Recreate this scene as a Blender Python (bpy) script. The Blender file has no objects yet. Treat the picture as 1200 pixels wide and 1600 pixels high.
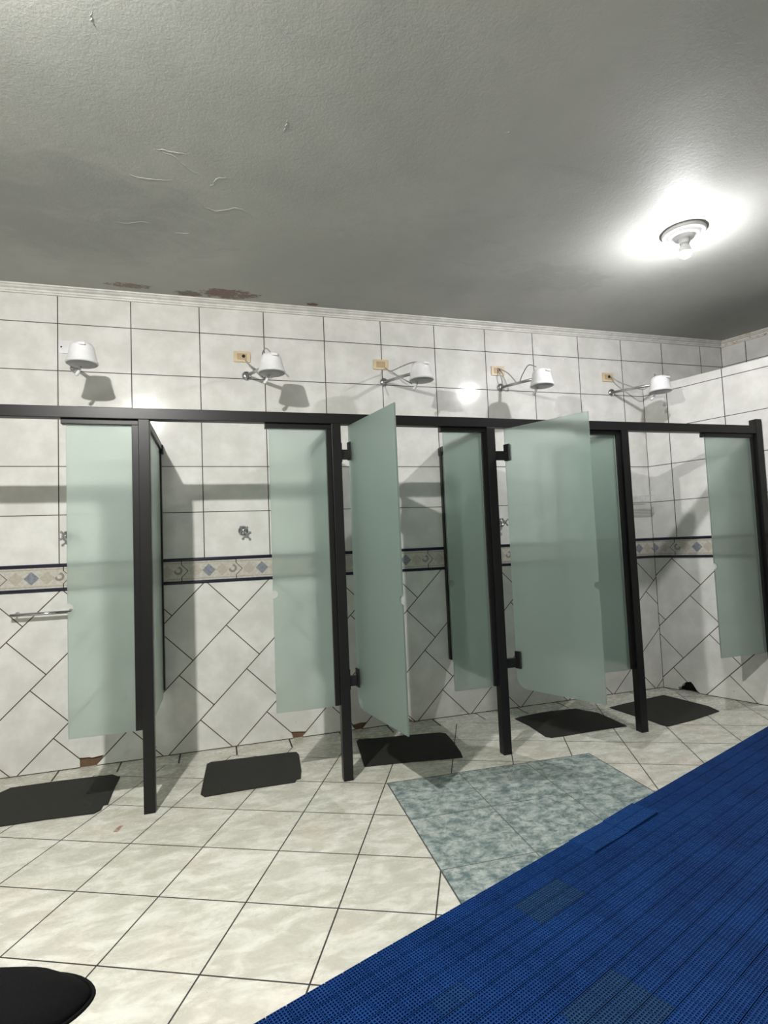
import bpy, bmesh, math, random
from mathutils import Vector, Matrix
random.seed(7)
S = bpy.context.scene
COL = S.collection
PI = math.pi

# ------------------------------------------------------------------ constants (metres; x along the tiled wall, y into it, z up)
W, RH = 0.4073, 0.29                 # wall tile
Z1 = 2.6355                          # topmost full grout line
BT, BB = 1.189, 1.0285               # decorative band
CEIL = 2.85
YF, PW = -0.78, 0.052                # front of the stalls, post size
POSTS = [0.561, 1.523, 2.450, 3.396]
XB, ANG = 4.262, math.radians(20.5)  # corner with the slanted right wall
XC = 5.117
BEAM0, BEAM1 = 1.884, 1.940
XL, YB = -1.9, -4.9                  # left wall, wall behind the camera
UA = Vector((math.sin(ANG), -math.cos(ANG), 0))   # along the right wall towards the camera
NA = Vector((math.cos(ANG), math.sin(ANG), 0))    # into the right wall

# ------------------------------------------------------------------ node helper
class N:
    def __init__(s, t, k): s.t, s.k = t, k
    def _m(s, op, *a, clamp=False):
        n = s.t.nodes.new('ShaderNodeMath'); n.operation = op; n.use_clamp = clamp
        for i, v in enumerate((s,) + a):
            if isinstance(v, N): s.t.links.new(v.k, n.inputs[i])
            else: n.inputs[i].default_value = v
        return N(s.t, n.outputs[0])
    def __add__(s, o): return s._m('ADD', o)
    __radd__ = __add__
    def __sub__(s, o): return s._m('SUBTRACT', o)
    def __rsub__(s, o): return (s * -1.0) + o
    def __mul__(s, o): return s._m('MULTIPLY', o)
    __rmul__ = __mul__
    def __truediv__(s, o): return s._m('DIVIDE', o)
    def __lt__(s, o): return s._m('LESS_THAN', o)
    def __gt__(s, o): return s._m('GREATER_THAN', o)
    def abs(s): return s._m('ABSOLUTE')
    def floor(s): return s._m('FLOOR')
    def fract(s): return s._m('FRACT')
    def max(s, o): return s._m('MAXIMUM', o)
    def min(s, o): return s._m('MINIMUM', o)
    def inv(s): return (s * -1.0) + 1.0
    def between(s, a, b): return (s > a) * (s < b)
    def line(s, pitch, hw):          # 1 within hw of a multiple of pitch
        return ((((s / pitch) + 0.5).fract() - 0.5).abs() * pitch) < hw
    def ramp(s, a, b):
        n = s.t.nodes.new('ShaderNodeMapRange'); n.interpolation_type = 'SMOOTHSTEP'
        s.t.links.new(s.k, n.inputs[0]); n.inputs[1].default_value = a; n.inputs[2].default_value = b
        return N(s.t, n.outputs[0])

class Mat:
    def __init__(s, name, rough=0.5, color=(.5, .5, .5), metal=0.0, spec=0.5):
        s.m = bpy.data.materials.new(name); s.m.use_nodes = True
        s.t = s.m.node_tree
        s.b = s.t.nodes['Principled BSDF']; s.out = s.t.nodes['Material Output']
        s.b.inputs['Roughness'].default_value = rough
        s.b.inputs['Metallic'].default_value = metal
        s.b.inputs['Specular IOR Level'].default_value = spec
        s.b.inputs['Base Color'].default_value = (*color, 1)
    def pos(s, kind='Object'):
        n = s.t.nodes.new('ShaderNodeTexCoord'); x = s.t.nodes.new('ShaderNodeSeparateXYZ')
        s.t.links.new(n.outputs[kind], x.inputs[0]); s.vec = n.outputs[kind]
        return [N(s.t, x.outputs[i]) for i in range(3)]
    def noise(s, scale, detail=4, rough=.55, stretch=None, dist=0.0, vec=None):
        n = s.t.nodes.new('ShaderNodeTexNoise')
        n.inputs['Scale'].default_value = scale; n.inputs['Detail'].default_value = detail
        n.inputs['Roughness'].default_value = rough; n.inputs['Distortion'].default_value = dist
        v = vec or s.vec
        if stretch:
            mp = s.t.nodes.new('ShaderNodeMapping'); mp.inputs['Scale'].default_value = stretch
            s.t.links.new(v, mp.inputs[0]); v = mp.outputs[0]
        s.t.links.new(v, n.inputs['Vector'])
        return N(s.t, n.outputs[0])
    def rgb(s, c):
        n = s.t.nodes.new('ShaderNodeRGB'); n.outputs[0].default_value = (*c, 1); return n.outputs[0]
    def mix(s, f, a, b):
        n = s.t.nodes.new('ShaderNodeMix'); n.data_type = 'RGBA'
        if isinstance(f, N): s.t.links.new(f.k, n.inputs[0])
        else: n.inputs[0].default_value = f
        for i, c in ((6, a), (7, b)):
            if isinstance(c, tuple): n.inputs[i].default_value = (*c, 1)
            else: s.t.links.new(c, n.inputs[i])
        return n.outputs[2]
    def color(s, c): s.t.links.new(c, s.b.inputs['Base Color'])
    def rough(s, f): s.t.links.new(f.k, s.b.inputs['Roughness'])
    def bump(s, h, strength=.3, dist=.01):
        n = s.t.nodes.new('ShaderNodeBump'); n.inputs['Strength'].default_value = strength
        n.inputs['Distance'].default_value = dist
        s.t.links.new(h.k, n.inputs['Height']); s.t.links.new(n.outputs[0], s.b.inputs['Normal'])
        return n.outputs[0]

# ------------------------------------------------------------------ materials
def tile_wall(name, xo, a0, b0, mirror):
    M = Mat(name, .12, spec=.5)
    x, y, z = M.pos()
    cloud = M.noise(5.5, 5, .6).ramp(.35, .7)
    fine = M.noise(38, 3, .6)
    tile = M.mix(cloud, (.66, .655, .62), (.785, .78, .75))
    tile = M.mix(fine.ramp(.62, .78) * .35, tile, (.60, .56, .50))
    # upper courses: straight grid
    up = z > BT
    gu = ((x - xo).line(W, .0030)).max((z - Z1).line(RH, .0026)) * up
    # lower courses: running bond laid on the diagonal
    a = (x + z) * .70711; b = (z - x) * .70711
    sp, L = .2840, .402
    k = ((b - b0) / sp).floor()
    gl = ((b - b0).line(sp, .0031)).max((a - a0 - k * .1165).line(L, .0029)) * (z < BB)
    # band
    bz = z - (BT + BB) / 2
    band = z.between(BB, BT)
    sx = -1.0 if mirror else 1.0
    per = .328
    u = (((x - xo) * sx + .144) / per)
    ux = (u + .5).fract() * per - per / 2          # 0 on the blue diamond
    grain = M.noise(60, 4, .7)
    bc = M.mix(grain.ramp(.3, .7), (.44, .42, .37), (.60, .575, .52))
    d0 = (ux.abs() + bz.abs()) < .040
    d1 = ((ux.abs() - .081).abs() + bz.abs()) < .040
    bc = M.mix(d1 * .5, bc, (.37, .31, .25))
    bc = M.mix(d0, bc, M.mix(grain.ramp(.3, .75), (.15, .17, .21), (.30, .31, .33)))
    # curl next to the joint
    cx = ux - .145
    cx = (cx / per + .5).fract() * per - per / 2
    rr = (cx * cx + (bz - .004) * (bz - .004))._m('SQRT')
    curl = rr.between(.013, .026) * ((cx - bz) > -.022)
    bc = M.mix(curl * .8, bc, (.17, .15, .15))
    # rules along both edges of the border tile
    edge = bz.abs().between(.046, .051)
    bc = M.mix(edge * .6, bc, (.27, .23, .19))
    # dart-shaped joint
    jx = ux - .166
    jx = (jx / per + .5).fract() * per - per / 2
    dart = ((bz.abs() * -1.0) + .038).max(0.0)
    joint = ((jx - dart).abs() < .0028)
    bc = M.mix(joint, bc, (.05, .045, .04))
    col = M.mix(gu, tile, (.045, .040, .034))
    col = M.mix(gl, col, (.070, .050, .032))
    col = M.mix(band, col, bc)
    # grime specks low down
    low = z.ramp(.32, .0)
    speck = M.noise(75, 2, .5).ramp(.70, .74) * M.noise(6, 2, .5).ramp(.52, .62) * low
    col = M.mix(speck, col, (.10, .07, .05))
    dirt = M.noise(9, 4, .6).ramp(.55, .75) * z.ramp(.10, .0)
    col = M.mix(dirt * .4, col, (.38, .27, .20))
    seam = (z < .005)
    if mirror: seam = seam.max((x < .0045) * (x > -.02))
    col = M.mix(seam, col, (.075, .055, .035))
    M.color(col)
    g = gu.max(gl)
    M.rough(g * .5 + .085 + fine * .04 + band * .2)
    M.bump(g.inv() + fine * .08 + M.noise(3, 2, .5) * .25, .30, .002)
    return M.m

def simple(name, color, rough, metal=0.0, spec=.5, noise=None, bump=None):
    M = Mat(name, rough, color, metal, spec)
    M.pos()
    sc = noise or 30
    n = M.noise(sc, 3, .6)
    d = .82
    M.color(M.mix(n.ramp(.3, .7), tuple(c * d for c in color), color))
    if bump: M.bump(M.noise(bump[0], 3, .6), bump[1], .004)
    return M.m

m_wall = tile_wall('wall tiles', 0.0, .457, .725, False)
m_wallr = tile_wall('wall tiles slanted', .190, .820, .344 - .003, True)

def floor_mat():
    M = Mat('floor tiles', .25)
    x, y, z = M.pos()
    ox, oy, s, ph = .3602, -.5999, .3297, -.4523
    c, sn = math.cos(ph), math.sin(ph)
    i = ((x - ox) * c + (y - oy) * sn) / s
    j = ((x - ox) * sn - (y - oy) * c) / s
    ti = i.floor(); tj = j.floor()
    v1 = M.noise(7, 6, .65, (1.0, 1.9, 1), .6)
    v2 = M.noise(24, 5, .7, (1.3, 2.2, 1), .4)
    v3 = M.noise(3.0, 3, .6)
    col = M.mix(v1.ramp(.38, .66), (.485, .48, .41), (.67, .665, .60))
    col = M.mix(v2.ramp(.54, .72) * .45, col, (.40, .39, .32))
    col = M.mix(v3.ramp(.5, .72) * .18, col, (.66, .52, .42))
    g = (i.line(1.0, .0082)).max(j.line(1.0, .0082))
    border = y > -.155
    st = ((x + .008).line(.329, .0048)) * border
    g = (g * border.inv()).max(st)
    col = M.mix(g, col, (.028, .026, .024))
    # sea-green inset
    th = math.radians(-2.6); ct, s2 = math.cos(th), math.sin(th)
    tu = (x - 1.702) * ct + (y + .880) * s2
    tv = ((x - 1.702) * s2 - (y + .880) * ct)
    ins = tu.between(0.0, 1.172) * tv.between(0.0, 1.62)
    n1 = M.noise(16, 8, .76, (1, 1.2, 1), .35)
    n2 = M.noise(42, 4, .7)
    tc = M.mix(n1.ramp(.36, .66), (.115, .165, .165), (.44, .49, .465))
    tc = M.mix(n2.ramp(.55, .75) * .5, tc, (.52, .56, .53))
    tg = (tu.line(.3907, .0022)).max(tv.line(.404, .0022))
    tc = M.mix(tg, tc, (.10, .11, .105))
    col = M.mix(ins, col, tc)
    rim = (tu.between(-.004, 1.176) * tv.between(-.004, 1.62)) * ins.inv()
    col = M.mix(rim, col, (.07, .07, .065))
    # dirt
    speck = M.noise(110, 2, .5).ramp(.76, .79) * M.noise(5, 2, .5).ramp(.5, .6)
    col = M.mix(speck * .7, col, (.12, .10, .07))
    chip = ((x * .94 - y * .34 - .441 * .94 - .881 * .34).abs() < .010) * ((x * .34 + y * .94 - .441 * .34 + .881 * .94).abs() < .028)
    col = M.mix(chip * M.noise(60, 3, .6).ramp(.3, .5), col, (.33, .18, .13))
    dark = M.noise(4, 4, .6).ramp(.55, .75) * y.ramp(-.22, 0.0)
    col = M.mix(dark * .35, col, (.40, .33, .25))
    M.color(col)
    M.rough(g * .5 + .22 + v2 * .1)
    M.bump((g * ins.inv()).inv() + v2 * .06, .25, .002)
    return M.m
m_floor = floor_mat()

def ceiling_mat():
    M = Mat('ceiling paint', .62, spec=.35)
    x, y, z = M.pos()
    big = M.noise(1.1, 4, .6)
    mid = M.noise(5, 5, .6)
    col = M.mix(big.ramp(.35, .68), (.375, .385, .36), (.45, .455, .43))
    col = M.mix(mid.ramp(.5, .75) * .25, col, (.41, .40, .35))
    def blot(cx, cy, rx, ry, sc, lo, hi, c, col, amt=1.0, seed=0.0):
        dx = (x - cx) / rx; dy = (y - cy) / ry
        e = (dx * dx + dy * dy).ramp(1.25, .0)
        n = M.noise(sc, 9, .72, (1, 1.7, 1), .8)
        return M.mix((n + e * .34).ramp(lo, hi) * amt, col, c)
    col = blot(1.00, -.13, .24, .095, 18, .70, .76, (.19, .125, .105), col, .9)
    col = blot(.76, -.09, .12, .06, 24, .72, .79, (.15, .115, .085), col, .85)
    col = blot(.41, -.13, .20, .05, 26, .74, .80, (.19, .13, .10), col, .8)
    col = blot(1.54, -.085, .05, .03, 40, .68, .74, (.17, .10, .08), col)
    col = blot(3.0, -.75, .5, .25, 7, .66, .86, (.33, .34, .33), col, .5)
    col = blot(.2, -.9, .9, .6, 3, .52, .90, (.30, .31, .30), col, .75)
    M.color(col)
    h = M.noise(150, 3, .6) * .30 + M.noise(52, 3, .6, None, .6) * .40 + mid * .5
    M.bump(h, .30, .008)
    return M.m
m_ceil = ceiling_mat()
m_plaster = simple('crown plaster', (.74, .73, .69), .5, noise=14)
def crown_worn():
    M = Mat('worn crown plaster', .55)
    x, y, z = M.pos()
    n = M.noise(22, 5, .7)
    c = M.mix(n.ramp(.5, .62), (.74, .72, .67), (.62, .53, .38))
    c = M.mix(M.noise(40, 4, .6).ramp(.62, .68), c, (.22, .14, .07))
    M.color(c); return M.m
m_crown_worn = crown_worn()
m_black = simple('black aluminium', (.008, .008, .0085), .38, spec=.35, noise=9)
m_hinge = simple('black hinge plastic', (.010, .010, .011), .30)
m_navy = simple('navy pencil tile', (.009, .011, .032), .2, noise=8)
m_mortar = simple('brown mortar', (.16, .095, .055), .9, noise=40, bump=(60, .5))
m_dark = simple('cavity shade', (.012, .011, .010), .95)  # near-black wall core, shade inside the broken hole put into its colour
m_plainwall = simple('plain wall tile', (.33, .325, .31), .3, noise=4)
m_chrome = simple('chrome', (.60, .60, .62), .12, 1.0, noise=6)
m_pipe = simple('brushed pipe', (.52, .52, .53), .30, .9, noise=12)
m_white = simple('white plastic', (.80, .80, .81), .32, noise=5)
m_face = simple('grey spray plate', (.36, .36, .38), .4, noise=160)
m_cream = simple('cream outlet plastic', (.70, .58, .40), .4, noise=10)
m_tan = simple('tan socket insert', (.50, .37, .22), .45, noise=10)
m_hole = simple('socket hole', (.012, .01, .01), .8)
m_cable = simple('grey cable', (.36, .36, .35), .45)
m_rubber = simple('dark rubber mat', (.021, .021, .018), .75, spec=.3, noise=70, bump=(160, .25))
m_rack = simple('white coated wire', (.78, .78, .78), .35)
m_cloth = simple('black fabric', (.0035, .0035, .004), .85, spec=.12, noise=120, bump=(220, .35))
m_ringm = simple('lamp base plastic', (.70, .70, .70), .4, noise=7)

def glass_mat():
    M = Mat('frosted green glass')
    t = M.t; x, y, z = M.pos()
    grain = M.noise(260, 3, .6)
    blot = M.noise(9, 3, .6)
    n = t.nodes.new('ShaderNodeBump'); n.inputs['Strength'].default_value = .5; n.inputs['Distance'].default_value = .004
    t.links.new((grain + M.noise(90, 2, .5) * .5).k, n.inputs['Height'])
    def sh(kind, color, rough=None, ior=None, nrm=True):
        s = t.nodes.new(kind); s.inputs['Color'].default_value = (*color, 1)
        if rough is not None: s.inputs['Roughness'].default_value = rough
        if ior: s.inputs['IOR'].default_value = ior
        if nrm and 'Normal' in s.inputs: t.links.new(n.outputs[0], s.inputs['Normal'])
        return s.outputs[0]
    def mx(f, a, b):
        s = t.nodes.new('ShaderNodeMixShader')
        if isinstance(f, N): t.links.new(f.k, s.inputs[0])
        else: s.inputs[0].default_value = f
        t.links.new(a, s.inputs[1]); t.links.new(b, s.inputs[2]); return s.outputs[0]
    body = mx(.60, sh('ShaderNodeBsdfTranslucent', (.755, .84, .80)), sh('ShaderNodeBsdfDiffuse', (.44, .52, .485)))
    refr = sh('ShaderNodeBsdfRefraction', (.885, .955, .93), .34, 1.25, False)
    trans = sh('ShaderNodeBsdfTransparent', (.89, .955, .93), nrm=False)
    a = mx(.34, refr, trans)
    a = mx(.225, a, body)
    gl = sh('ShaderNodeBsdfGlossy', (.9, .95, .92), .24)
    fr = t.nodes.new('ShaderNodeFresnel'); fr.inputs[0].default_value = 1.45
    a = mx(N(t, fr.outputs[0]) * .9, a, gl)
    t.links.new(a, M.out.inputs[0])
    return M.m
m_glass = glass_mat()

def bulb_mat(name, color, strength):
    m = bpy.data.materials.new(name); m.use_nodes = True; t = m.node_tree
    t.nodes.remove(t.nodes['Principled BSDF'])
    e = t.nodes.new('ShaderNodeEmission'); e.inputs[0].default_value = (*color, 1); e.inputs[1].default_value = strength
    t.links.new(e.outputs[0], t.nodes['Material Output'].inputs[0]); return m
m_bulb_cool = bulb_mat('cool lit bulb', (1.0, .985, 1.0), 2150)
m_bulb_warm = bulb_mat('warm lit bulb', (1.0, .982, .945), 9800)

MA = Vector((.988, -2.150)); MU = Vector((math.cos(math.radians(20.1)), math.sin(math.radians(20.1)))); MV = Vector((MU.y, -MU.x))
def blue_mat():
    M = Mat('blue mat plastic', .62, spec=.22)
    g = M.t.nodes.new('ShaderNodeNewGeometry'); sp = M.t.nodes.new('ShaderNodeSeparateXYZ')
    M.t.links.new(g.outputs['Position'], sp.inputs[0]); M.vec = g.outputs['Position']
    x, y = N(M.t, sp.outputs[0]), N(M.t, sp.outputs[1])
    s = (x - MA.x) * MU.x + (y - MA.y) * MU.y
    t = (x - MA.x) * MV.x + (y - MA.y) * MV.y
    n = M.noise(5, 4, .6)
    col = M.mix(n.ramp(.3, .7), (.0018, .027, .132), (.0038, .041, .182))
    col = M.mix(M.noise(150, 2, .5).ramp(.55, .8) * .35, col, (.03, .10, .26))
    f = (s.between(.823, 1.059) * t.between(.118, .236))
    f = f.max(s.between(.587, .823) * t.between(.472, .650))
    f = f.max(s.between(.47, .587) * t.between(.500, .620) * .7)
    f = f.max(s.between(.351, .47) * t.between(.236, .30) * .45)
    col = M.mix(f * (n * .6 + .16), col, (.016, .046, .075))
    b2 = s.between(1.29, 1.77) * t.between(-.02, .118)
    col = M.mix(b2 * .45, col, (.010, .065, .24))
    M.color(col); return M.m
m_blue = blue_mat()

# ------------------------------------------------------------------ mesh helpers
def link(name, bm, mats, parent=None, smooth=False, loc=None, rot=None):
    bmesh.ops.recalc_face_normals(bm, faces=bm.faces)
    me = bpy.data.meshes.new(name); bm.to_mesh(me); bm.free()
    if not isinstance(mats, (list, tuple)): mats = [mats]
    for m in mats: me.materials.append(m)
    if smooth:
        for p in me.polygons: p.use_smooth = True
    o = bpy.data.objects.new(name, me); COL.objects.link(o)
    if loc is not None: o.location = loc
    if rot is not None: o.rotation_euler = (0, 0, rot)
    if parent: o.parent = parent
    return o
def tag(o, label=None, cat=None, group=None, kind=None):
    if label: o['label'] = label
    if cat: o['category'] = cat
    if group: o['group'] = group
    if kind: o['kind'] = kind
    return o
def empty(name, loc, rz=0.0):
    o = bpy.data.objects.new(name, None); COL.objects.link(o); o.empty_display_size = .1
    o.location = loc; o.rotation_euler = (0, 0, rz); return o
def box(bm, x0, x1, y0, y1, z0, z1, bev=0.0, mi=0):
    vs = [bm.verts.new((x, y, z)) for x in (x0, x1) for y in (y0, y1) for z in (z0, z1)]
    fs = [bm.faces.new([vs[i] for i in q]) for q in ((0, 1, 3, 2), (4, 6, 7, 5), (0, 4, 5, 1), (2, 3, 7, 6), (0, 2, 6, 4), (1, 5, 7, 3))]
    for f in fs: f.material_index = mi
    if bev:
        es = list({e for f in fs for e in f.edges})
        bmesh.ops.bevel(bm, geom=es, offset=bev, segments=2, affect='EDGES', profile=.6)
    return bm
def prism(bm, pts, d0, d1, axis='y', mi=0):
    """extrude a polygon: axis y -> pts are (x,z); axis z -> pts are (x,y)"""
    def P(p, d): return (p[0], d, p[1]) if axis == 'y' else (p[0], p[1], d)
    a = [bm.verts.new(P(p, d0)) for p in pts]; b = [bm.verts.new(P(p, d1)) for p in pts]
    n = len(pts)
    fs = [bm.faces.new(a), bm.faces.new(b[::-1])]
    for i in range(n): fs.append(bm.faces.new((a[i], b[i], b[(i + 1) % n], a[(i + 1) % n])))
    for f in fs: f.material_index = mi
    return bm
def lathe(bm, prof, c=(0, 0, 0), seg=32, cap=True, axis='z'):
    rings = []
    for r, h in prof:
        ring = []
        for k in range(seg):
            t = 2 * PI * k / seg
            if axis == 'z': v = (c[0] + r * math.cos(t), c[1] + r * math.sin(t), c[2] + h)
            else: v = (c[0] + r * math.cos(t), c[1] + h, c[2] + r * math.sin(t))
            ring.append(bm.verts.new(v))
        rings.append(ring)
    for a, b in zip(rings, rings[1:]):
        for k in range(seg): bm.faces.new((a[k], a[(k + 1) % seg], b[(k + 1) % seg], b[k]))
    if cap: bm.faces.new(rings[0][::-1]); bm.faces.new(rings[-1])
    return bm
def tube(bm, pts, r, seg=10, cap=True):
    pts = [Vector(p) for p in pts]; rings = []
    up = Vector((0, 0, 1)); prev = None
    for i, p in enumerate(pts):
        d = (pts[min(i + 1, len(pts) - 1)] - pts[max(i - 1, 0)]).normalized()
        if prev is None:
            a = d.cross(up if abs(d.z) < .9 else Vector((1, 0, 0))).normalized()
        else: a = (prev - d * prev.dot(d)).normalized()
        prev = a; b = d.cross(a); rr = r[i] if isinstance(r, (list, tuple)) else r
        rings.append([bm.verts.new(p + (a * math.cos(2 * PI * k / seg) + b * math.sin(2 * PI * k / seg)) * rr) for k in range(seg)])
    for a, b in zip(rings, rings[1:]):
        for k in range(seg): bm.faces.new((a[k], a[(k + 1) % seg], b[(k + 1) % seg], b[k]))
    if cap: bm.faces.new(rings[0][::-1]); bm.faces.new(rings[-1])
    return bm
def spline(pts, n=8):
    pts = [Vector(p) for p in pts]; out = []
    for i in range(len(pts) - 1):
        p0, p1, p2, p3 = pts[max(i - 1, 0)], pts[i], pts[i + 1], pts[min(i + 2, len(pts) - 1)]
        for k in range(n):
            t = k / n
            out.append(.5 * ((2 * p1) + (p2 - p0) * t + (2 * p0 - 5 * p1 + 4 * p2 - p3) * t * t + (3 * p1 - p0 - 3 * p2 + p3) * t ** 3))
    out.append(pts[-1]); return out
BM = bmesh.new

# ------------------------------------------------------------------ room shell
def struct(name, bm, mats, **k): return tag(link(name, bm, mats, **k), kind='structure')

# back wall: tile skin over brown mortar, tile corners broken off along the floor
skin = [(XL, 0)]
for ch in ([(.100, 0), (.100, .058), (.118, .056), (.150, .055), (.165, .050), (.228, .057), (.186, 0)],
           [(1.335, 0), (1.323, .044), (1.360, .041), (1.417, .034), (1.395, 0)],
           [(1.748, 0), (1.722, .034), (1.782, .044), (1.826, .041), (1.790, 0)],
           [(2.060, 0), (2.104, .053), (2.156, 0)]):
    skin += ch
skin += [(XC + .02, 0), (XC + .02, CEIL + .05), (XL, CEIL + .05)]
b = BM(); prism(b, skin, 0.0, .012, 'y', 0); box(b, XL, XC + .15, .012, .14, -.02, CEIL + .05, mi=1)
struct('wall_back', b, [m_wall, m_mortar])

# slanted right wall, lower than the ceiling, with a broken hole at the floor
L_R = 5.3
def frame_r(o): o.matrix_world = Matrix.Translation((XB, 0, 0)) @ Matrix.Rotation(-(PI / 2 - ANG), 4, 'Z'); return o
hole = [(.120, 0), (.118, .028), (.140, .030), (.150, .050), (.178, .072), (.215, .080), (.232, .062), (.255, .022), (.285, 0)]
b = BM(); prism(b, [(-.0, 0)] + hole + [(L_R, 0), (L_R, 2.410), (0, 2.410)], 0, .05, 'y', 0)
box(b, -.0, L_R, .05, .12, -.02, 2.409, mi=1)
frame_r(struct('wall_right', b, [m_wallr, m_dark]))
# wall beyond it, up to the ceiling
b = BM(); prism(b, [(-.05, 0), (L_R + .2, 0), (L_R + .2, CEIL + .05), (-.05, CEIL + .05)], 0, .12, 'y', 0)
o = struct('wall_far', b, [m_wallr]); o.matrix_world = Matrix.Translation((XC, 0, 0)) @ Matrix.Rotation(-(PI / 2 - ANG), 4, 'Z')
b = BM(); box(b, XL - .12, XL, YB - .12, .14, -.02, CEIL + .05); struct('wall_left', b, m_plainwall)
XR = XC + (-YB) * math.tan(ANG) + .25
b = BM(); box(b, XL - .12, XR, YB - .12, YB, -.02, CEIL + .05); struct('wall_front', b, m_plainwall)
room = [(XL - .12, YB - .12), (XR, YB - .12), (XC + .15, .14), (XL - .12, .14)]
b = BM(); prism(b, room, -.10, 0, 'z'); struct('floor', b, m_floor)
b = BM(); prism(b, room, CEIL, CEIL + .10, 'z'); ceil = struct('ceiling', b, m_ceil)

# crown mouldings
prof = [(0, -.045), (-.012, -.045), (-.014, -.036), (-.020, -.034), (-.022, -.024), (-.034, -.018), (-.040, -.010), (-.048, -.008), (-.050, 0), (0, 0)]
def crown(name, length, mat, M):
    b = BM()
    A = [b.verts.new((0, y, CEIL + z)) for y, z in prof]; B = [b.verts.new((length, y, CEIL + z)) for y, z in prof]
    n = len(prof)
    b.faces.new(A); b.faces.new(B[::-1])
    for i in range(n): b.faces.new((A[i], A[(i + 1) % n], B[(i + 1) % n], B[i]))
    o = struct(name, b, mat); o.matrix_world = M; return o
crown('trim_1', XC - XL, m_plaster, Matrix.Translation((XL, 0, 0)))
crown('trim_2', L_R - .1, m_crown_worn, Matrix.Translation((XC, 0, 0)) @ Matrix.Rotation(-(PI / 2 - ANG), 4, 'Z'))
# navy pencil tiles above and below the band
def pencil(name, z, length, M):
    b = BM(); pts = []
    for k in range(9):
        t = PI * k / 8; pts.append((-.010 * math.sin(t), .0102 * math.cos(t)))
    A = [b.verts.new((0, y, z + h)) for y, h in pts]; B = [b.verts.new((length, y, z + h)) for y, h in pts]
    for i in range(8): b.faces.new((A[i], A[i + 1], B[i + 1], B[i]))
    b.faces.new(A); b.faces.new(B[::-1]); b.faces.new((A[0], B[0], B[-1], A[-1]))
    o = struct(name, b, m_navy, smooth=False); o.matrix_world = M
MR = Matrix.Translation((XB, 0, 0)) @ Matrix.Rotation(-(PI / 2 - ANG), 4, 'Z')
for k, z in enumerate((BT - .010, BB + .009)):
    pencil('trim_%d' % (3 + k), z, XB - XL, Matrix.Translation((XL, 0, 0)))
    pencil('trim_%d' % (5 + k), z, L_R - .2, MR)

# lifted paint on the ceiling
cracks = [[(.679, -1.395), (.761, -1.356), (.814, -1.294), (.879, -1.267)], [(.891, -1.204), (.918, -1.221), (.945, -1.272), (.999, -1.278)],
          [(.819, -1.094), (.874, -1.045), (.932, -1.019), (1.02, -1.065), (1.097, -1.017), (1.138, -.977)],
          [(.424, -.825), (.508, -.816), (.57, -.844), (.644, -.846)], [(.546, -1.217), (.601, -1.202), (.664, -1.195), (.758, -1.217)],
          [(.698, -.787), (.775, -.783), (.806, -.796)], [(.673, -1.397), (.745, -1.392), (.831, -1.393)],
          [(2.041, -1.797), (2.060, -1.812), (2.047, -1.830)], [(1.195, -1.678), (1.190, -1.64), (1.188, -1.601)], [(.566, -1.962), (.560, -1.93), (.572, -1.913)]]
b = BM()
for c in cracks:
    c = [(x + random.uniform(-.006, .006), y + random.uniform(-.006, .006)) for x, y in c]
    pts = spline([(x, y, CEIL + .0005) for x, y in c], 7)
    pts = [p + Vector((random.uniform(-.004, .004), random.uniform(-.004, .004), 0)) for p in pts]
    n = len(pts); tube(b, pts, [.0004 + .0020 * math.sin(PI * i / (n - 1)) for i in range(n)], 6)
o = link('peeling_paint', b, m_ceil, parent=ceil, smooth=True); tag(o, 'curled ridges of peeling grey paint', kind='structure')

# ------------------------------------------------------------------ black stall frame
fr = empty('stall_frame', (0, YF, 0))
tag(fr, 'black metal frame of five shower stalls with posts and top beam', 'frame')
def part(name, bm, mat, parent, **k): return link(name, bm, mat, parent, **k)
def fbox(name, x0, x1, y0, y1, z0, z1, bev=.003):
    b = BM(); box(b, x0, x1, y0 - YF, y1 - YF, z0, z1, bev); return part(name, b, m_black, fr)
fbox('top_beam', XL, 4.500, YF, YF + PW, BEAM0, BEAM1)
for x in POSTS:
    fbox('post', x - PW / 2, x + PW / 2, YF, YF + PW, 0, BEAM0)
fbox('post', 4.488, 4.540, YF - .002, YF + PW, 0, 1.985)
PAN = [(.213, .503), (1.166, 1.470), (2.158, 2.397), (3.080, 3.343), (4.070, 4.462)]
ends = [x - PW / 2 for x in POSTS] + [4.488]
for (x0, x1), e in zip(PAN, ends):
    fbox('header_rail', x0 - .020, e, -.764, -.722, 1.858, BEAM0, .002)
    fbox('side_stile', x1, e, -.762, -.724, .385, 1.858, .002)
for i, x in enumerate(POSTS):
    fbox('partition_rail', x - .018, x + .018, YF + PW, -.004, 1.862, 1.900, .002)
    fbox('wall_profile', x - .012, x + .012, -.040, -.002, .400, 1.862, .002)
    b = BM(); box(b, x - .021, x + .026, -.055 - YF, -.002 - YF, 1.840, 1.895, .006); part('rail_bracket', b, m_black, fr)

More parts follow.
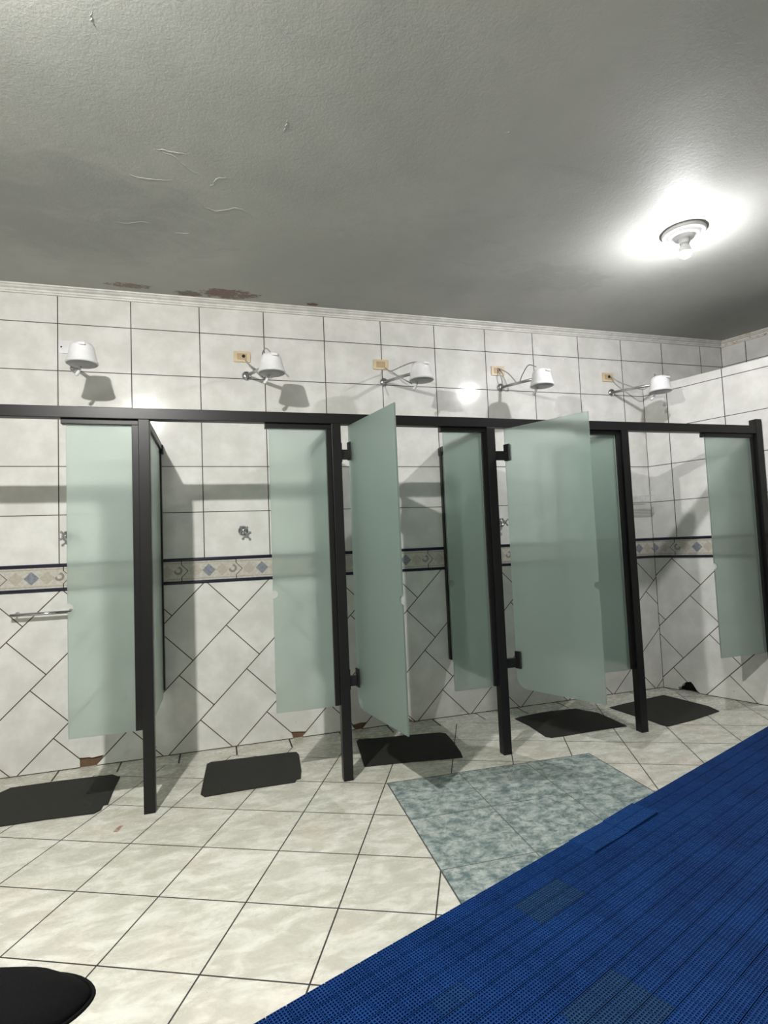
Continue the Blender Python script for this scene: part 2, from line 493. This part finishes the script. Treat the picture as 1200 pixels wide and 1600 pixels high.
# ------------------------------------------------------------------ glass
def arc(cx, cz, r, a0, a1, n=8): return [(cx + r * math.cos(math.radians(a0 + (a1 - a0) * k / n)), cz + r * math.sin(math.radians(a0 + (a1 - a0) * k / n))) for k in range(n + 1)]
fixed_labels = ['frosted fixed glass panel with beaded texture left of the leftmost black post',
                'frosted fixed glass panel left of the second black post, beside the chrome valve',
                'narrow frosted fixed glass panel right of the door swung nearly edge-on',
                'frosted fixed glass panel partly behind the wide open glass door',
                'frosted fixed glass panel at the far right against the slanted wall']
for (x0, x1), lab in zip(PAN, fixed_labels):
    zt, zb, nz = 1.8575, .380, .985
    pts = [(0, zb), (x1 - x0 - .0005, zb), (x1 - x0 - .0005, zt), (0, zt), (0, nz + .020)]
    pts += arc(.006, nz, .020, 90, -90, 10) + [(0, nz - .020)]
    b = BM(); prism(b, pts, -.004, .004)
    o = link('glass_panel', b, m_glass, loc=(x0, -.743, 0)); tag(o, lab, 'glass panel', 'fixed glass panels of the shower stalls')
side_labels = ['frosted side partition glass seen edge-on behind the leftmost black post',
               'frosted side partition glass behind the second black post, seen through frosted panel',
               'frosted side partition glass behind the third black post from the left',
               'frosted side partition glass behind the fourth black post, behind the wide open door']
for x, lab in zip(POSTS, side_labels):
    y0, y1 = YF + PW + .0005, -.0405
    pts = [(0, .385 + .05)] + arc(.05, .385 + .05, .05, 180, 270, 6)[1:] + arc(y1 - y0 - .06, .365 + .06, .06, -90, -20, 6) + [(y1 - y0, .45), (y1 - y0, 1.8615), (0, 1.8615)]
    b = BM(); prism(b, pts, -.004, .004)
    o = link('partition_panel', b, m_glass, loc=(x, y0, 0), rot=PI / 2); tag(o, lab, 'glass panel', 'side partitions between the shower stalls')

def door(hx, hy, fx, fy, zt, zb, px, lab):
    ang = math.atan2(fy - hy, fx - hx); wd = math.hypot(fx - hx, fy - hy)
    r = empty('shower_door', (hx, hy, 0), ang); tag(r, lab, 'glass door', 'open glass doors of the shower stalls')
    nz = .962
    pts = arc(.07, zb + .075, .07, 180, 270, 8) + [(wd, zb), (wd, nz - .020)] + arc(wd - .006, nz, .020, 270, 90, 10) + [(wd, nz + .020), (wd, zt), (0, zt)]
    b = BM(); prism(b, pts, -.004, .004); link('pane', b, m_glass, r)
    for z in (.520, 1.738):
        b = BM()
        for s in (-1, 1):
            box(b, -.004, .036, min(s * .005, s * .013), max(s * .005, s * .013), z - .050, z + .050, .004)
        h = link('hinge', b, m_hinge, r)
        b = BM(); w0 = px + .0006 - hx; box(b, w0, .006, -.010, .012, z - .044, z + .010, .003); box(b, w0, w0 + .007, -.016, .020, z - .060, z + .046, .002)
        bmesh.ops.rotate(b, verts=b.verts, cent=(0, 0, 0), matrix=Matrix.Rotation(-ang, 3, 'Z')); link('knuckle', b, m_hinge, h)
    return r
door(1.600, -.745, 1.702, -1.262, 1.881, .352, POSTS[1] + PW / 2, 'frosted glass door swung out nearly edge-on from the second black post')
door(2.556, -.745, 2.790, -1.225, 1.881, .352, POSTS[2] + PW / 2, 'wide frosted glass door standing open in front of the fourth stall')

# ------------------------------------------------------------------ showers
shower_x = [(.095, .213), (1.103, 1.227), (2.047, 2.176), (2.963, 3.060), (3.955, 4.060)]
shower_labels = ['leftmost white electric shower head, in front of a blank white wall plate',
                 'white electric shower head second from left, above the stall with the big chrome valve',
                 'white electric shower head third from left, middle of the row, above the edge-on door',
                 'white electric shower head fourth from left, above the wide open glass door',
                 'rightmost white electric shower head, near the corner with the slanted wall']
def shower(mx, hx, lab, cable):
    r = empty('electric_shower', (mx, 0, 2.365)); tag(r, lab, 'shower head', 'electric shower heads along the tiled wall')
    dx, hy = hx - mx, -.40
    zb = -.100                                          # underside of the head
    b = BM(); lathe(b, [(.030, -.0005), (.030, -.008), (.024, -.014), (.014, -.018)], (0, 0, 0), 24, True, 'y'); link('wall_flange', b, m_chrome, r, smooth=True)
    b = BM(); tube(b, [(0, -.010, 0), (dx * .93, hy * .93 + .02, -.030)], .0105, 14); link('arm', b, m_pipe, r, smooth=True)
    b = BM(); lathe(b, [(.0, .112), (.046, .112), (.052, .109), (.054, .103), (.056, .102), (.059, .096), (.061, .092), (.0635, .076), (.076, .020), (.0775, .016), (.0815, .011), (.0815, .004), (.077, 0)], (dx, hy, zb), 40, False)
    body = link('body', b, m_white, r, smooth=True)
    b = BM(); box(b, dx - .004, dx + .030, hy - .070, hy - .052, zb + .088, zb + .101, .003); link('selector_switch', b, m_white, body)
    b = BM(); lathe(b, [(.0765, .002), (.072, -.002), (.03, -.003), (.0, -.003)], (dx, hy, zb), 40, False); link('spray_plate', b, m_face, r, smooth=True)
    b = BM(); tube(b, [(dx - .012, hy + .035, zb), (dx - .020, hy + .040, zb - .016)], .0065, 10)
    tube(b, spline([(dx - .020, hy + .040, zb - .014), (dx - .030, hy + .046, zb - .034), (dx - .042, hy + .052, zb - .048)], 4), [.007, .0075, .008, .009, .010, .010, .010, .0095, .007], 12); link('hose_nozzle', b, m_white, r, smooth=True)
    if cable:
        for c in cable:
            b = BM(); tube(b, spline(c, 8), .0042, 8); link('cable', b, m_cable, r, smooth=True)
    return r
cabs = [None,
        [[(-.005, -.020, .100), (.020, -.060, .055), (.075, -.10, .010), (.10, -.16, .02), (.085, -.26, .065), (.10, -.33, .075), (.124, -.345, .050)], [(.03, -.03, .06), (.08, -.06, .0), (.115, -.09, -.045)]],
        [[(.012, -.014, .100), (.035, -.06, .065), (.09, -.14, .075), (.11, -.26, .060), (.125, -.345, .040)], [(.035, -.06, .065), (.08, -.09, .02), (.16, -.14, -.045)]],
        [[(-.022, -.014, .145), (.04, -.05, .10), (.09, -.10, .01), (.07, -.2, .04), (.075, -.28, .085), (.095, -.345, .055)], [(-.022, -.014, .14), (-.01, -.04, .06), (.0, -.03, .02)]],
        [[(-.022, -.014, .145), (.02, -.05, .085), (.10, -.10, .03), (.17, -.16, -.01), (.20, -.22, .03), (.16, -.30, .06), (.11, -.345, .050)]]]
for (mx, hx), lab, cb in zip(shower_x, shower_labels, cabs): shower(mx, hx, lab, cb)

# wall plates
def rrect(cx, cz, w, h, r, n=4):
    p = []
    for sx, sz, a in ((1, -1, -90), (1, 1, 0), (-1, 1, 90), (-1, -1, 180)):
        p += arc(cx + sx * (w / 2 - r), cz + sz * (h / 2 - r), r, a, a + 90, n)
    return p
outl = [(1.077, 2.492, 'cream wall outlet left of the second shower head from left'),
        (2.027, 2.490, 'cream blank wall outlet left of the middle shower head'),
        (2.944, 2.493, 'cream wall outlet with cable left of the fourth shower head'),
        (3.928, 2.489, 'cream wall outlet with cable left of the rightmost shower head')]
for k, (x, z, lab) in enumerate(outl):
    r = empty('wall_outlet', (x, 0, z)); tag(r, lab, 'outlet', 'cream outlets beside the shower heads')
    b = BM(); prism(b, rrect(0, 0, .106, .072, .006), -.009, -.0003); link('cover_plate', b, m_cream, r)
    b = BM(); prism(b, rrect(0, 0, .062, .040, .003), -.012, -.0085); link('socket_insert', b, m_tan, r)
    if k != 1:
        b = BM(); lathe(b, [(.011, 0), (.011, -.0015)], (.006 if k else .010, -.0118, .002), 16, True, 'y'); link('cable_hole', b, m_hole, r)
r = empty('wall_plate', (.066, 0, 2.491)); tag(r, 'white blank wall plate behind the leftmost shower head', 'wall plate')
b = BM(); prism(b, rrect(0, 0, .122, .078, .014), -.007, -.0003); link('cover_plate', b, m_white, r)
b = BM(); lathe(b, [(.005, 0), (.005, -.001)], (-.046, -.0068, 0), 12, True, 'y'); link('screw', b, m_hole, r)

# chrome stop valves
def valve(x, z, lab):
    r = empty('shower_valve', (x, 0, z)); tag(r, lab, 'valve', 'chrome valves on the stall walls')
    b = BM(); lathe(b, [(.033, -.0004), (.033, -.005), (.028, -.013), (.017, -.020), (.013, -.022)], (0, 0, 0), 28, True, 'y'); link('escutcheon', b, m_chrome, r, smooth=True)
    b = BM(); lathe(b, [(.013, -.021), (.013, -.040), (.010, -.044), (.010, -.055), (.013, -.058), (.013, -.068), (.006, -.072)], (0, 0, 0), 18, True, 'y'); link('stem', b, m_chrome, r, smooth=True)
    for k in range(4):
        a = math.radians(40 + 90 * k); d = Vector((math.cos(a), 0, math.sin(a)))
        b = BM(); tube(b, [Vector((0, -.062, 0)) + d * q for q in (.008, .020, .028, .033, .036)], [.005, .0048, .0075, .0075, .004], 10); link('handle_spoke', b, m_chrome, r, smooth=True)
valve(1.056, 1.348, 'chrome cross-handle shower valve in the second stall, on open wall')
valve(.046, 1.348, 'chrome shower valve at the left edge of the leftmost glass panel')
valve(2.905, 1.350, 'chrome shower valve glimpsed between the third post and the wide open door')

# towel bar
r = empty('towel_bar', (-.225, 0, .912)); tag(r, 'short chrome towel bar below the band in the leftmost stall', 'towel bar')
b = BM(); tube(b, [(-.012, -.050, -.004), (.300, -.050, -.004)], .0095, 14); link('rail', b, m_chrome, r, smooth=True)
for x in (.012, .286):
    b = BM(); lathe(b, [(.011, -.0004), (.011, -.006), (.006, -.010), (.006, -.045)], (x, 0, .0), 16, True, 'y'); link('mount', b, m_chrome, r, smooth=True)

# wire soap rack in the corner stall
r = empty('wire_soap_rack', (4.035, 0, 1.47)); tag(r, 'white wire soap rack in the corner of the rightmost stall', 'soap rack')
b = BM()
x0, x1, y0, y1 = 0.0, .170, -.115, -.012
for z in (.052, .004): tube(b, [(x0, y0, z), (x1, y0, z), (x1, y1, z), (x0, y1, z), (x0, y0, z)], .0028, 6)
link('rim', b, m_rack, r)
b = BM()
for k in range(15):
    x = x0 + (x1 - x0) * k / 14
    tube(b, [(x, y0, .052), (x, y0, .004), (x, y1, .004), (x, y1, .052)], .0016, 5)
for y in (-.055, -.085): tube(b, [(x0, y, .004), (x1, y, .004)], .0016, 5)
link('basket_wires', b, m_rack, r)
for x in (x0 + .02, x1 - .02):
    b = BM(); lathe(b, [(.016, -.0004), (.016, -.006), (.008, -.012)], (x, 0, .03), 16, True, 'y'); link('wall_mount', b, m_rack, r)

# ------------------------------------------------------------------ ceiling lamps
def lamp(x, y, mat, lab):
    r = empty('ceiling_lamp', (x, y, CEIL)); tag(r, lab, 'ceiling light')
    b = BM(); lathe(b, [(.0, 0), (.108, 0), (.110, -.008), (.106, -.020), (.094, -.024), (.090, -.014), (.083, -.013), (.079, -.028), (.066, -.036), (.060, -.028), (.053, -.028), (.048, -.042), (0, -.042)], (0, 0, 0), 48, False); link('base_ring', b, m_ringm, r, smooth=True)
    b = BM(); lathe(b, [(0, -.034), (.027, -.034), (.027, -.066), (.022, -.072), (0, -.072)], (0, 0, 0), 28, False); link('lamp_holder', b, m_ringm, r, smooth=True)
    b = BM(); lathe(b, [(.014, -.068), (.020, -.072), (.030, -.100), (.0330, -.1195)], (0, 0, 0), 28, False); bd = link('bulb', b, m_white, r, smooth=True)
    prof = [(.0328, -.118)] + [(.0335 * math.sin(math.radians(a)), -.114 + .034 * math.cos(math.radians(a))) for a in range(102, 180, 6)] + [(0.0, -.148)]
    b = BM(); lathe(b, prof, (0, 0, 0), 32, False); link('glowing_dome', b, mat, bd, smooth=True)
lamp(3.360, -1.375, m_bulb_cool, 'round ceiling lamp with glowing bare bulb at the upper right')
lamp(.17, -2.72, m_bulb_warm, 'round ceiling lamp with warm bare bulb above the left foreground')

# ------------------------------------------------------------------ stall mats
mats = [([(-.286, -.29), (-.229, -.226), (-.196, -.175), (.033, -.176), (.306, -.196), (.338, -.235), (.352, -.244), (.348, -.384), (.35, -.593), (.33, -.599), (.329, -.65), (.303, -.678), (.101, -.66), (-.091, -.655), (-.20, -.646), (-.272, -.60), (-.285, -.45)],
         'dark rubber mat on the floor of the leftmost stall, cut by the picture edge'),
        ([(.808, -.245), (.829, -.223), (1.271, -.249), (1.319, -.259), (1.328, -.307), (1.308, -.551), (1.29, -.653), (1.266, -.66), (1.255, -.69), (1.03, -.685), (.806, -.691), (.785, -.651)],
         'dark rubber mat on the floor below the big chrome valve'),
        ([(1.699, -.224), (1.722, -.196), (1.843, -.224), (1.986, -.243), (2.143, -.269), (2.233, -.282), (2.263, -.315), (2.247, -.471), (2.216, -.648), (2.197, -.717), (2.13, -.708), (1.885, -.664), (1.67, -.636), (1.644, -.628)],
         'dark rubber mat under the door that is swung nearly edge-on'),
        ([(2.809, -.229), (2.871, -.207), (3.021, -.187), (3.151, -.185), (3.307, -.206), (3.339, -.271), (3.382, -.352), (3.38, -.487), (3.37, -.643), (3.164, -.636), (2.926, -.644), (2.826, -.641), (2.801, -.611), (2.818, -.398)],
         'dark rubber mat below the wide open glass door'),
        ([(3.534, -.277), (3.664, -.251), (3.844, -.221), (4.091, -.181), (4.114, -.302), (4.151, -.534), (4.123, -.644), (3.842, -.714), (3.599, -.753), (3.58, -.72), (3.578, -.613), (3.552, -.45)],
         'dark rubber mat behind the fourth black post, nearest the slanted wall')]
for pts, lab in mats:
    b = BM(); prism(b, pts, .0003, .0055, 'z')
    o = link('rubber_mat', b, m_rubber); tag(o, lab, 'mat', 'dark rubber mats in the shower stalls')

# ------------------------------------------------------------------ blue interlocking floor mat
CELL, TOP = .059, .013
def mat_tile_mesh(name, nu, nv):
    b = BM(); g = .0014; nh = 6; pitch = (CELL - 2 * g) / nh; wall = .0016
    for cu in range(nu):
        for cv in range(nv):
            def axis(o):
                c = [o + g]
                for k in range(nh): c += [o + g + k * pitch + wall, o + g + (k + 1) * pitch - wall]
                return c + [o + CELL - g]
            X, Y = axis(cu * CELL), axis(cv * CELL)
            V = [[b.verts.new((x, -y, TOP)) for y in Y] for x in X]
            n = len(X)
            for i in range(n - 1):
                for j in range(n - 1):
                    q = (V[i][j], V[i][j + 1], V[i + 1][j + 1], V[i + 1][j])
                    if i % 2 == 1 and j % 2 == 1:
                        d = [b.verts.new((v.co.x, v.co.y, TOP - .0110)) for v in q]
                        b.faces.new(d)
                        for k in range(4): b.faces.new((q[k], q[(k + 1) % 4], d[(k + 1) % 4], d[k]))
                    else: b.faces.new(q)
            ring = [V[i][0] for i in range(n)] + [V[n - 1][j] for j in range(1, n)] + [V[i][n - 1] for i in range(n - 2, -1, -1)] + [V[0][j] for j in range(n - 2, 0, -1)]
            low = [b.verts.new((v.co.x, v.co.y, .0006)) for v in ring]
            for k in range(len(ring)): b.faces.new((ring[k], ring[(k + 1) % len(ring)], low[(k + 1) % len(low)], low[k]))
    box(b, .002, nu * CELL - .002, -nv * CELL + .002, -.002, .0004, .005)
    return b
bm_ = empty('floor_mat', (MA.x, MA.y, 0), math.radians(20.1)); tag(bm_, 'long blue plastic grid mat of interlocking tiles on the floor', 'floor mat')
proto = link('mat_tile', mat_tile_mesh('mat_tile', 4, 4), m_blue, bm_)
half = link('mat_tile', mat_tile_mesh('mat_tile', 4, 2), m_blue, bm_)
T = 4 * CELL
def put(src, s, t, used=[0, 0], z=0.0, rx=0.0, ry=0.0):
    i = 0 if src is proto else 1
    o = src if not used[i] else src.copy()
    if used[i]: COL.objects.link(o); o.parent = bm_
    used[i] = 1
    o.location = (s, -t, z); o.rotation_euler = (rx, ry, random.uniform(-.003, .003)); return o
s0 = -.121
for row in range(6):
    for k in range(-3, 17):
        s, t = s0 + k * T, row * T
        P = MA + MU * (s + T / 2) + MV * (t + T / 2)
        if (P - Vector((.895, -3.71))).length > 4.3 or P.y < -2.95: continue
        if P.x > XB + (-P.y) * math.tan(ANG) - .28: continue
        d = P - Vector((.895, -3.71)); az = math.degrees(math.atan2(d.x, d.y))
        if az < -12 or az > 74 or d.length < 1.12: continue
        if row == 0 and k in (6, 7):
            o = put(half, s, t, z=.004, rx=-.022, ry=.014 if k == 6 else -.014)
            if k == 6: o['label'] = 'lifted brighter blue half tile at the mat edge'
            put(half, s, t + T / 2)
        elif row == 0 and k == 4:
            put(half, s, t); o = put(half, s, t + T / 2); o['label'] = 'faded greenish half tile'
        else:
            o = put(proto, s, t)
            if row == 2 and k == 3: o['label'] = 'faded greenish tile'

# ------------------------------------------------------------------ black bag in the near left corner
bag = empty('fabric_bag', (.334, -2.30, 0)); tag(bag, 'black fabric bag with a soft folded top in the lower left corner', 'bag')
def blob(prof, c, ex, seg=48, lump=.0, seed=0, sq=2.6):
    """stacked soft-cornered sections: prof = (z, rx, ry, ox)"""
    b = BM(); rings = []
    rnd = random.Random(seed); ph = [rnd.uniform(0, 6.28) for _ in range(6)]
    for z, rx, ry, oxx in prof:
        ring = []
        for k in range(seg):
            t = 2 * PI * k / seg
            ct, st = math.cos(t), math.sin(t)
            x = math.copysign(abs(ct) ** (2 / sq), ct) * rx; y = math.copysign(abs(st) ** (2 / sq), st) * ry
            w = 1 + lump * (math.sin(3 * t + ph[0] + z * 14) + .6 * math.sin(5 * t + ph[1] - z * 23) + .4 * math.sin(9 * t + ph[2] + z * 31))
            ring.append(b.verts.new((c[0] + oxx + x * w, c[1] + y * w, z + lump * .35 * math.sin(4 * t + ph[3]) * rx)))
        rings.append(ring)
    for a, d in zip(rings, rings[1:]):
        for k in range(seg): b.faces.new((a[k], a[(k + 1) % seg], d[(k + 1) % seg], d[k]))
    b.faces.new(rings[0][::-1]); b.faces.new(rings[-1]); return b
link('body', blob([(.002, .20, .10, 0), (.02, .225, .115, 0), (.10, .235, .12, 0), (.18, .225, .115, 0), (.225, .218, .106, .0), (.262, .20, .09, 0)], (0, 0), 0, lump=.018, seed=3), m_cloth, bag, smooth=True)
FL = [(.236, .225, .112, .0), (.246, .255, .124, .002), (.266, .275, .134, .004), (.282, .266, .132, .002), (.304, .240, .124, -.010), (.322, .195, .104, -.026), (.334, .11, .065, -.045), (.338, .01, .01, -.06)]
flap = link('flap', blob(FL, (0, 0), 0, lump=.014, seed=5, sq=1.7), m_cloth, bag, smooth=True)
b = BM(); ring = []
for k in range(65):
    t = 2 * PI * k / 64; ct, st = math.cos(t), math.sin(t)
    ring.append((.003 + math.copysign(abs(ct) ** (2 / 1.7), ct) * .279, math.copysign(abs(st) ** (2 / 1.7), st) * .138, .270 + .004 * math.sin(3 * t)))
tube(b, ring, .0042, 8, False); link('piping', b, m_cloth, flap, smooth=True)
b = BM(); tube(b, spline([(-.20, -.03, .315), (-.10, .01, .338), (-.01, .045, .332), (.05, .075, .312), (.075, .09, .29)], 8), [.010 + .012 * math.sin(PI * min(1, (i + 3) / 35)) for i in range(33)], 12); link('rolled_strap', b, m_cloth, bag, smooth=True)

# ------------------------------------------------------------------ camera
cam = bpy.data.cameras.new('camera'); co = bpy.data.objects.new('camera', cam); COL.objects.link(co)
yaw, pit, rol = .2912, .0602, -.0416
cy, sy, cp, sp = math.cos(yaw), math.sin(yaw), math.cos(pit), math.sin(pit)
f = Vector((sy * cp, cy * cp, sp)); r0 = Vector((cy, -sy, 0)); u0 = r0.cross(f)
r_ = r0 * math.cos(rol) + u0 * math.sin(rol); u_ = u0 * math.cos(rol) - r0 * math.sin(rol)
co.matrix_world = Matrix(((r_.x, u_.x, -f.x, .895), (r_.y, u_.y, -f.y, -3.7115), (r_.z, u_.z, -f.z, 1.2148), (0, 0, 0, 1)))
cam.sensor_fit = 'VERTICAL'; cam.sensor_height = 36; cam.sensor_width = 27; cam.lens = 873.6 * 36 / 1600
cam.clip_start = .02
S.camera = co

# ------------------------------------------------------------------ world and view
w = bpy.data.worlds.new('world'); S.world = w; w.use_nodes = True
w.node_tree.nodes['Background'].inputs[0].default_value = (.02, .02, .02, 1)
S.view_settings.view_transform = 'Standard'; S.view_settings.look = 'None'; S.view_settings.gamma = 1
S.view_settings.use_curve_mapping = False; S.view_settings.exposure = 0.0
S.cycles.use_denoising = True
S.cycles.max_bounces = 14; S.cycles.diffuse_bounces = 8; S.cycles.glossy_bounces = 5; S.cycles.transmission_bounces = 10; S.cycles.transparent_max_bounces = 16
S.cycles.sample_clamp_indirect = 6
